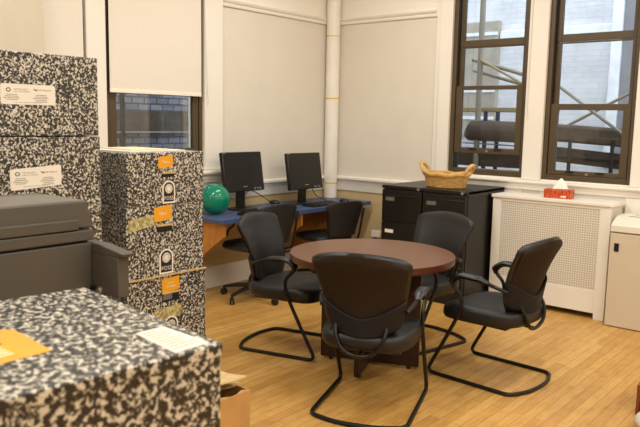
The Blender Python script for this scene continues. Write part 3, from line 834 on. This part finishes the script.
# ------------------------------------------------------------------ speckled kit boxes
def text_obj(body, size, mt, parent, loc, rot, name='lettering', bold=0):
    cu = bpy.data.curves.new(name, 'FONT'); cu.body = body; cu.size = size; cu.align_x = 'CENTER'; cu.align_y = 'CENTER'; cu.offset = bold; cu.resolution_u = 2
    tmp = bpy.data.objects.new('tmp', cu); COL.objects.link(tmp)
    dg = bpy.context.evaluated_depsgraph_get(); me = bpy.data.meshes.new_from_object(tmp.evaluated_get(dg))
    bpy.data.objects.remove(tmp); bpy.data.curves.remove(cu)
    me.materials.clear(); me.materials.append(mt)
    o = bpy.data.objects.new(name, me); COL.objects.link(o); o.parent = parent; o.location = loc; o.rotation_euler = rot
    return o
FX = (PI/2, 0, PI/2)                          # faces +x, reads left to right
def arch(w, h, n=14):
    r = w/2
    return [(-r, 0), (r, 0)] + [(r*math.cos(PI*i/n), h-r+r*math.sin(PI*i/n)) for i in range(n+1)]
def emblem(parent, x, y, z, w, h):
    """arched white bordered label with a sunburst, bottom centre at (x, y, z)"""
    e = MB().prism([(a, b_) for a, b_ in arch(w, h)], 0, .0008, 'x').build('emblem_label', M['paper'], parent, (x, y, z))
    q = w*.10
    MB().prism([(a, b_+q) for a, b_ in arch(w-2*q, h-2*q)], .0008, .0014, 'x').build('emblem_panel', M['black_ink'], e)
    n = 40; cz = h-w*.52; rad = w*.33
    star = [((rad if i % 2 == 0 else rad*.74)*math.cos(2*PI*i/n), cz+(rad if i % 2 == 0 else rad*.74)*math.sin(2*PI*i/n)) for i in range(n)]
    MB().prism(star, .0014, .0019, 'x').build('sunburst', M['paper'], e, smooth=0)
    rg = MB(); n = 24
    rg.loft([[(.0019, rad*f*math.cos(2*PI*i/n), cz+rad*f*math.sin(2*PI*i/n)) for i in range(n)] for f in (.50, .62)], cap=False)
    rg.build('sunburst_ring', M['grey_ink'], e, smooth=0)
    text_obj('FOSS', w*.34, M['paper'], e, (.0019, 0, h*.22), FX)
    return e
def orange_label(parent, x, y0, y1, z0, z1, lines, sk=.01):
    lb = MB().loft([[(0, a-(y0+y1)/2, b_-(z0+z1)/2) for a, b_ in ((y0, z0-sk), (y1, z0+0), (y1, z1+0), (y0, z1-sk))], [(.0009, a-(y0+y1)/2, b_-(z0+z1)/2) for a, b_ in ((y0, z0-sk), (y1, z0), (y1, z1), (y0, z1-sk))]]).build('orange_label', M['orange'], parent, (x, (y0+y1)/2, (z0+z1)/2))
    n = len(lines)
    for i, s in enumerate(lines):
        text_obj(s, .019 if n == 1 else .015, M['paper'], lb, (.0012, 0, (n-1)*.009-i*.018-sk/2), FX)
    return lb
BX = 1.992
def speck_box(loc, d, w, h, label, rz=0, mat='speck', group='speckled kit boxes', name='speckled_box'):
    """origin at the middle of the base; front face at x = +d/2"""
    t = thing(name, label, 'box', loc, rz, group)
    MB().box(-d/2, d/2, -w/2, w/2, 0, h).build('carton', M[mat], t, bevel=.004)
    return t
# stack of three with orange labels, on a fourth
D = .46
def stack_box(y0, y1, z0, z1, label):
    return speck_box((BX-D/2, (y0+y1)/2, z0), D, y1-y0, z1-z0-.002, label), (y0+y1)/2, z0
def loc_y(v, cy): return v-cy
def front(t, cy, z0, orr, lines, hole, tape, emb, hole_tab=False):
    x = D/2
    orange_label(t, x+.0004, orr[0]-cy, orr[1]-cy, orr[2]-z0, orr[3]-z0, lines)
    ho = MB().box(x-.004, x+.0008, hole[0]-cy, hole[1]-cy, hole[2]-z0, hole[3]-z0).build('handle_hole', M['hole'], t)
    MB().box(x, x+.0022, hole[0]-cy+.004, hole[1]-cy+.003, hole[3]-z0-.008, hole[3]-z0+.003).build('torn_edge', M['kraft_edge'], ho)
    if hole_tab: MB().box(x, x+.004, hole[0]-cy+.005, hole[0]-cy+.062, hole[2]-z0+.012, hole[3]-z0-.010, Matrix.Identity(4)).build('card_flap', M['grey_ink'], ho)
    if tape:
        a, b_, zl, zr, hh = tape
        MB().loft([[(xx, a-cy, zl-z0), (xx, b_-cy, zr-z0), (xx, b_-cy+.006, zr-z0+hh*.8), (xx, b_-cy-.02, zr-z0+hh), (xx, a-cy+.004, zl-z0+hh)] for xx in (x+.0003, x+.001)]).build('masking_tape', M['tape'], t, smooth=0)
    emblem(t, x+.0004, emb[0]-cy, emb[1]-z0, emb[2], emb[3])
t, cy, z0 = stack_box(-4.012, -3.530, 1.125, 1.392, 'speckled box at the top of the orange-labelled stack, its label reading Trees')
front(t, cy, z0, (-3.827, -3.735, 1.318, 1.376), ['Trees'], (-3.806, -3.728, 1.264, 1.289), None, (-3.763, 1.130, .080, .116))
t, cy, z0 = stack_box(-4.020, -3.534, .757, 1.125, 'speckled box with label reading Fabric and a tan tape patch, second from top')
front(t, cy, z0, (-3.856, -3.745, 1.048, 1.122), ['Fabric'], (-3.842, -3.744, .985, 1.022), (-4.010, -3.862, 1.000, 1.024, .058), (-3.783, .765, .088, .130))
MB().box(D/2-.001, D/2+.012, -.24, .256, -.002, .004).build('card_flap', M['kraft_edge'], t)
t, cy, z0 = stack_box(-4.024, -3.520, .380, .757, 'speckled box with label reading Wood and Paper, third from top')
front(t, cy, z0, (-3.812, -3.700, .672, .745), ['Wood', 'and Paper'], (-3.812, -3.702, .614, .664), (-3.868, -3.690, .515, .530, .062), (-3.756, .405, .092, .130), True)
t, cy, z0 = stack_box(-4.022, -3.514, 0, .380, 'speckled box on the floor at the bottom of the orange-labelled stack')
o = MB().box(-.18, .16, -.20, .17, 0, .006).build('paper_folder', M['paper'], None, (BX-.22, -3.775, 1.3905), (0, 0, .08)); tag(o, 'white paper folder lying on top of the orange-labelled box stack', 'folder')
o = MB().box(-.15, .15, -.11, .11, 0, .005).build('paper_folder', M['manila'], None, (BX-.24, -3.80, 1.397), (0, 0, -.05)); tag(o, 'manila folder lying on the white folder above the box stack', 'folder')

# tall stack at left
def big_label(t, x, y0, y1, z0, z1, sk):
    cy, cz = (y0+y1)/2, (z0+z1)/2; w, h = y1-y0, z1-z0
    r = .012
    pts = []
    for sx, sz, a0 in ((1, -1, -90), (1, 1, 0), (-1, 1, 90), (-1, -1, 180)):
        for q in range(5):
            a = math.radians(a0+q*22.5); yy = sx*(w/2-r)+r*math.cos(a); pts.append((yy, sz*(h/2-r)+r*math.sin(a)+sk*yy))
    lb = MB().prism(pts, 0, .0009, 'x').build('white_label', M['paper'], t, (x, cy, cz))
    rg = MB(); n = 20
    rg.loft([[(.0012, -w*.36+f*math.cos(2*PI*i/n), h*.20+f*.85*math.sin(2*PI*i/n)) for i in range(n)] for f in (.0065, .0105)], cap=False)
    rg.build('ring_logo', M['black_ink'], lb, smooth=0)
    MB().prism([(w*.08, h*.30), (w*.15, h*.24), (w*.15, h*.17), (w*.11, h*.22)], .0009, .0013, 'x').build('bird_logo', M['black_ink'], lb, smooth=0)
    text_obj('THE LAWRENCE', .0085, M['grey_ink'], lb, (.0012, -w*.14, h*.24), FX)
    text_obj('HALL OF SCIENCE', .0085, M['grey_ink'], lb, (.0012, -w*.12, h*.13), FX)
    text_obj('Delta Education', .0100, M['black_ink'], lb, (.0012, w*.29, h*.24), FX)
    ln = MB()
    for cx_, n_ in ((-w*.28, 4), (w*.25, 5)):
        for i in range(n_):
            ww = w*(.13+.03*((i*7) % 3)); zz = -h*.02-i*h*.082
            ln.box(.0009, .0012, cx_-ww*.9, cx_+ww*.6, zz-.0011, zz+.0011)
    ln.box(.0009, .0012, -w*.25, w*.25, -h*.41, -h*.395)
    ln.build('fine_print', M['grey_ink'], lb, smooth=0)
TZ = [0, .37, .74, 1.115, 1.475, 1.830]
names5 = ['speckled box on the floor under the tall label-fronted stack at far left', 'speckled box second from the floor in the tall stack at far left',
          'speckled box in the tall stack behind the grey printer', 'speckled box just above the grey printer with a tilted white label', 'speckled box at the very top of the tall far left stack with a white label']
for i in range(5):
    yr = -4.155 if i < 4 else -4.160
    t = speck_box((BX-.25, yr-.27, TZ[i]), .5, .54, TZ[i+1]-TZ[i]-.004, names5[i])
    c0 = yr-.27
    if i == 4: big_label(t, .2504, -4.615-c0, -4.372-c0, 1.607-TZ[4], 1.692-TZ[4], .0)
    if i == 3: big_label(t, .2504, -4.588-c0, -4.355-c0, 1.252-TZ[3], 1.342-TZ[3], .06)

# boxes that carry the grey printer
bz = .306
for i in range(3):
    speck_box((2.40, -4.86, bz*i), .44, .60, bz-.002, ['speckled box at the foot of the stack carrying the grey printer', 'speckled box in the middle of the stack carrying the grey printer', 'speckled box directly under the grey printer'][i])

# ------------------------------------------------------------------ grey printer
pr = thing('grey_printer', 'dark grey desktop printer in front of the tall speckled stack', 'printer', (2.6, -4.588, .917))
def bandp(prof, y0, y1, nm, mt, taper=0):
    mb = MB(); mb.loft([[(x_, y0, z_) for x_, z_ in prof], [(x_, y1, z_) for x_, z_ in prof]])
    return mb.build(nm, M[mt], pr, bevel=.004)
YL = -.62
bandp([(-.40, .006), (0, .006), (0, .188), (-.40, .188)], YL, -.0035, 'body', 'printer')
bandp([(-.39, .188), (-.012, .188), (-.012, .197), (-.39, .197)], YL, -.012, 'shadow_gap', 'printer_dark')
bandp([(-.40, .197), (.004, .197), (.004, .236), (-.40, .236)], YL, .006, 'paper_deck', 'printer')
bandp([(-.39, .236), (-.008, .236), (-.008, .240), (-.39, .240)], YL, -.03, 'shadow_gap', 'printer_dark')
bandp([(-.40, .240), (.008, .240), (.008, .278), (.0, .280), (-.40, .280)], YL, -.056, 'control_lip', 'printer')
# lid: slanted right end
lid = MB()
y1 = .008
lid.loft([[(-.37, YL, .280), (.0, YL, .280), (-.004, YL, .342), (-.37, YL, .342)], [(-.40, y1, .241), (-.004, y1, .241), (-.010, -.012, .342), (-.37, -.012, .342)]])
lid.build('lid', M['printer'], pr, bevel=.005)
MB().prism([(-.36, YL), (-.016, YL), (-.016, -.018), (-.28, .006-.03)], .3415, .3445).build('lid_top', M['printer_top'], pr, bevel=.002)
# side feeder sticking out toward the viewer
sd = MB(); sd.box(-.12, .160, -.002, .045, .004, .150); sd.build('side_feeder', M['printer'], pr, bevel=.004)
sd = MB(); sd.prism([(-.12, .1505), (.165, .1505), (.19, .156), (.195, .168), (.05, .186), (-.12, .1875)], -.003, .046, 'y'); sd.build('feeder_tray', M['printer'], pr, bevel=.003)
MB().lathe([(.010, -.012), (.012, -.004), (.012, 0)], 14, c=(.05, -.002, .018), axis='y').build('knob', M['silver'], pr)
MB().lathe([(.014, -.012), (.014, 0)], 14, c=(.015, -.004, .018), axis='y').build('foot_knob', M['plastic'], pr)
MB().box(-.36, -.03, -.55, -.05, 0, .006).build('feet', M['plastic'], pr)

# ------------------------------------------------------------------ foreground boxes
FA = math.radians(-6.2)
FD, FWd = .70, .66
fz = 1.05
corner = Vector((3.690, -4.943, 0))
ca, sa = math.cos(FA), math.sin(FA)
# local +x faces the viewer; right-hand front corner is (FD/2, FWd/2)
cen = corner - Vector((ca*FD/2 - sa*FWd/2, sa*FD/2 + ca*FWd/2, 0))
for i in range(3):
    last = i == 2
    t = speck_box((cen.x, cen.y, .35*i), FD, FWd, .348 if not last else .345, ['large speckled box on the floor in the foreground stack', 'large speckled box in the middle of the foreground stack', 'large speckled box topping the foreground stack, with amber and white labels'][i], FA, 'speck_big')
    if last:
        MB().box(-FD/2-.004, FD/2+.004, -FWd/2-.004, FWd/2+.004, .318, .350).build('lid', M['speck_big'], t, bevel=.005)
        inv = (Matrix.Translation(t.location) @ Matrix.Rotation(FA, 4, 'Z')).inverted()
        def W2L(x, y, dz=0): v = inv @ Vector((x, y, 1.05)); return Vector((v.x, v.y, .3503+dz))
        def plate(pts, dz, th, nm, mt, par):
            a = [W2L(x, y, dz) for x, y in pts]; b_ = [W2L(x, y, dz+th) for x, y in pts]
            return MB().loft([a, b_]).build(nm, M[mt], par, smooth=0)
        arc = [(3.461, -5.233), (3.462, -5.304), (3.465, -5.38), (3.468, -5.46), (3.36, -5.47), (3.29, -5.44), (3.238, -5.39), (3.215, -5.33), (3.214, -5.28), (3.222, -5.25), (3.240, -5.228), (3.262, -5.217), (3.294, -5.219), (3.375, -5.226)]
        yl = plate(arc, 0, .0008, 'arched_label', 'yellow_label', t)
        plate([(3.431, -5.289), (3.436, -5.45), (3.352, -5.44), (3.346, -5.285)], .0008, .0004, 'orange_panel', 'orange', yl)
        plate([(3.341, -5.285), (3.346, -5.43), (3.29, -5.42), (3.285, -5.31)], .0008, .0004, 'dark_panel', 'black_ink', yl)
        fp = MB()
        for j in range(4):
            xx = 3.364+.018*j
            fp.loft([[W2L(xx, -5.300, .0012), W2L(xx+.005, -5.300, .0012), W2L(xx+.006, -5.40, .0012), W2L(xx+.001, -5.40, .0012)], [W2L(xx, -5.300, .0015), W2L(xx+.005, -5.300, .0015), W2L(xx+.006, -5.40, .0015), W2L(xx+.001, -5.40, .0015)]])
        fp.build('fine_print', M['paper'], yl, smooth=0)
        wl = plate([(3.490, -5.036), (3.493, -4.955), (3.670, -4.960), (3.671, -5.060)], 0, .0008, 'white_label', 'bin_lid', t)
        fp = MB()
        for j in range(9):
            xx = 3.508+.017*j; y1_ = -5.03-.002*j*.9; y0_ = -4.972+.0*j if j % 3 else -4.99
            fp.loft([[W2L(xx, y0_, dz), W2L(xx+.004, y0_, dz), W2L(xx+.004, y1_, dz), W2L(xx, y1_, dz)] for dz in (.0008, .0010)])
        fp.build('fine_print', M['grey_ink'], wl, smooth=0)

# brown cardboard box on the floor, flaps torn
t = thing('cardboard_box', 'brown cardboard box with torn open flaps on the floor beside the foreground stack', 'box', (2.545, -4.135, 0), 0)
b = MB(); hx, hy, hh = .21, .21, .385
for a in ((-hx, hx, -hy, -hy+.006), (-hx, hx, hy-.006, hy), (-hx, -hx+.006, -hy+.006, hy-.006), (hx-.006, hx, -hy+.006, hy-.006)):
    b.box(*a, .0, hh)
b.box(-hx+.006, hx-.006, -hy+.006, hy-.006, .0, .006)
b.build('carton', M['kraft'], t)
def flap(f, nm): MB().sheet(f, 10, 6).build(nm, M['kraft_edge'], t, solid=.005, smooth=0)
flap(lambda u, v: (-.20+.38*v+.012*math.sin(9*u), hy-.41*u+.006, hh+.028+.02*v+.008*math.sin(7*v+u*3)), 'flap')
flap(lambda u, v: (-.10+.22*v+.010*math.sin(13*u), hy+.02-.40*u, hh+.012+.012*math.sin(5*v)), 'flap')
flap(lambda u, v: (hx-.01+.004*math.sin(17*u), hy-.006-.40*u, hh-.02*v+.01*math.sin(21*u)*(1-v)), 'torn_edge')

# right edge of the view
t = thing('wooden_crate', 'low reddish brown wooden crate at the lower right edge', 'crate', (4.012, -1.905, 0), .1)
b = MB(); ring(b, -.16, .16, 0, .17, (.018, .018, .02, .018), -.15, .15); b.build('frame', M['redwood'], t, bevel=.003)
MB().box(-.142, .142, .13, .148, .02, .152).build('back_board', M['redwood'], t)
bg = MB(); rings = []
for i in range(13):
    v = i/12; r_ = .095*math.sin(PI*min(1, .08+v*.9))**.7*(1-.25*v)+.004
    rings.append([Vector((r_*math.cos(q*2*PI/24)*(1+.10*math.sin(5*q*2*PI/24+v*4)), r_*math.sin(q*2*PI/24)*(1+.09*math.cos(4*q*2*PI/24+v*6)), .13*v)) for q in range(24)])
o = bg.loft(rings).build('plastic_bag', M['bag'], None, (4.005, -2.25, 0)); tag(o, 'small crumpled whitish plastic bag on the floor by the reddish crate', 'bag')

# ------------------------------------------------------------------ light
w = bpy.data.worlds.new('sky'); S.world = w; w.use_nodes = True
bgn = w.node_tree.nodes['Background']; bgn.inputs[0].default_value = (.82, .91, 1.0, 1); bgn.inputs[1].default_value = 3.1
def area(loc, sx, sy, e, col=(1, 1.0, .95)):
    l = bpy.data.lights.new('ceiling_light', 'AREA'); l.shape = 'RECTANGLE'; l.size = sx; l.size_y = sy; l.energy = e; l.color = col
    o = bpy.data.objects.new('ceiling_light', l); COL.objects.link(o); o.location = loc
for x in (1.6, 4.0, 6.3):
    for y in (-1.7, -4.2, -6.8):
        area((x, y, 3.45), .35, 1.3, 36.5)

vs = S.view_settings
vs.view_transform = 'Standard'; vs.look = 'None'; vs.gamma = 1; vs.exposure = 0; vs.use_curve_mapping = False
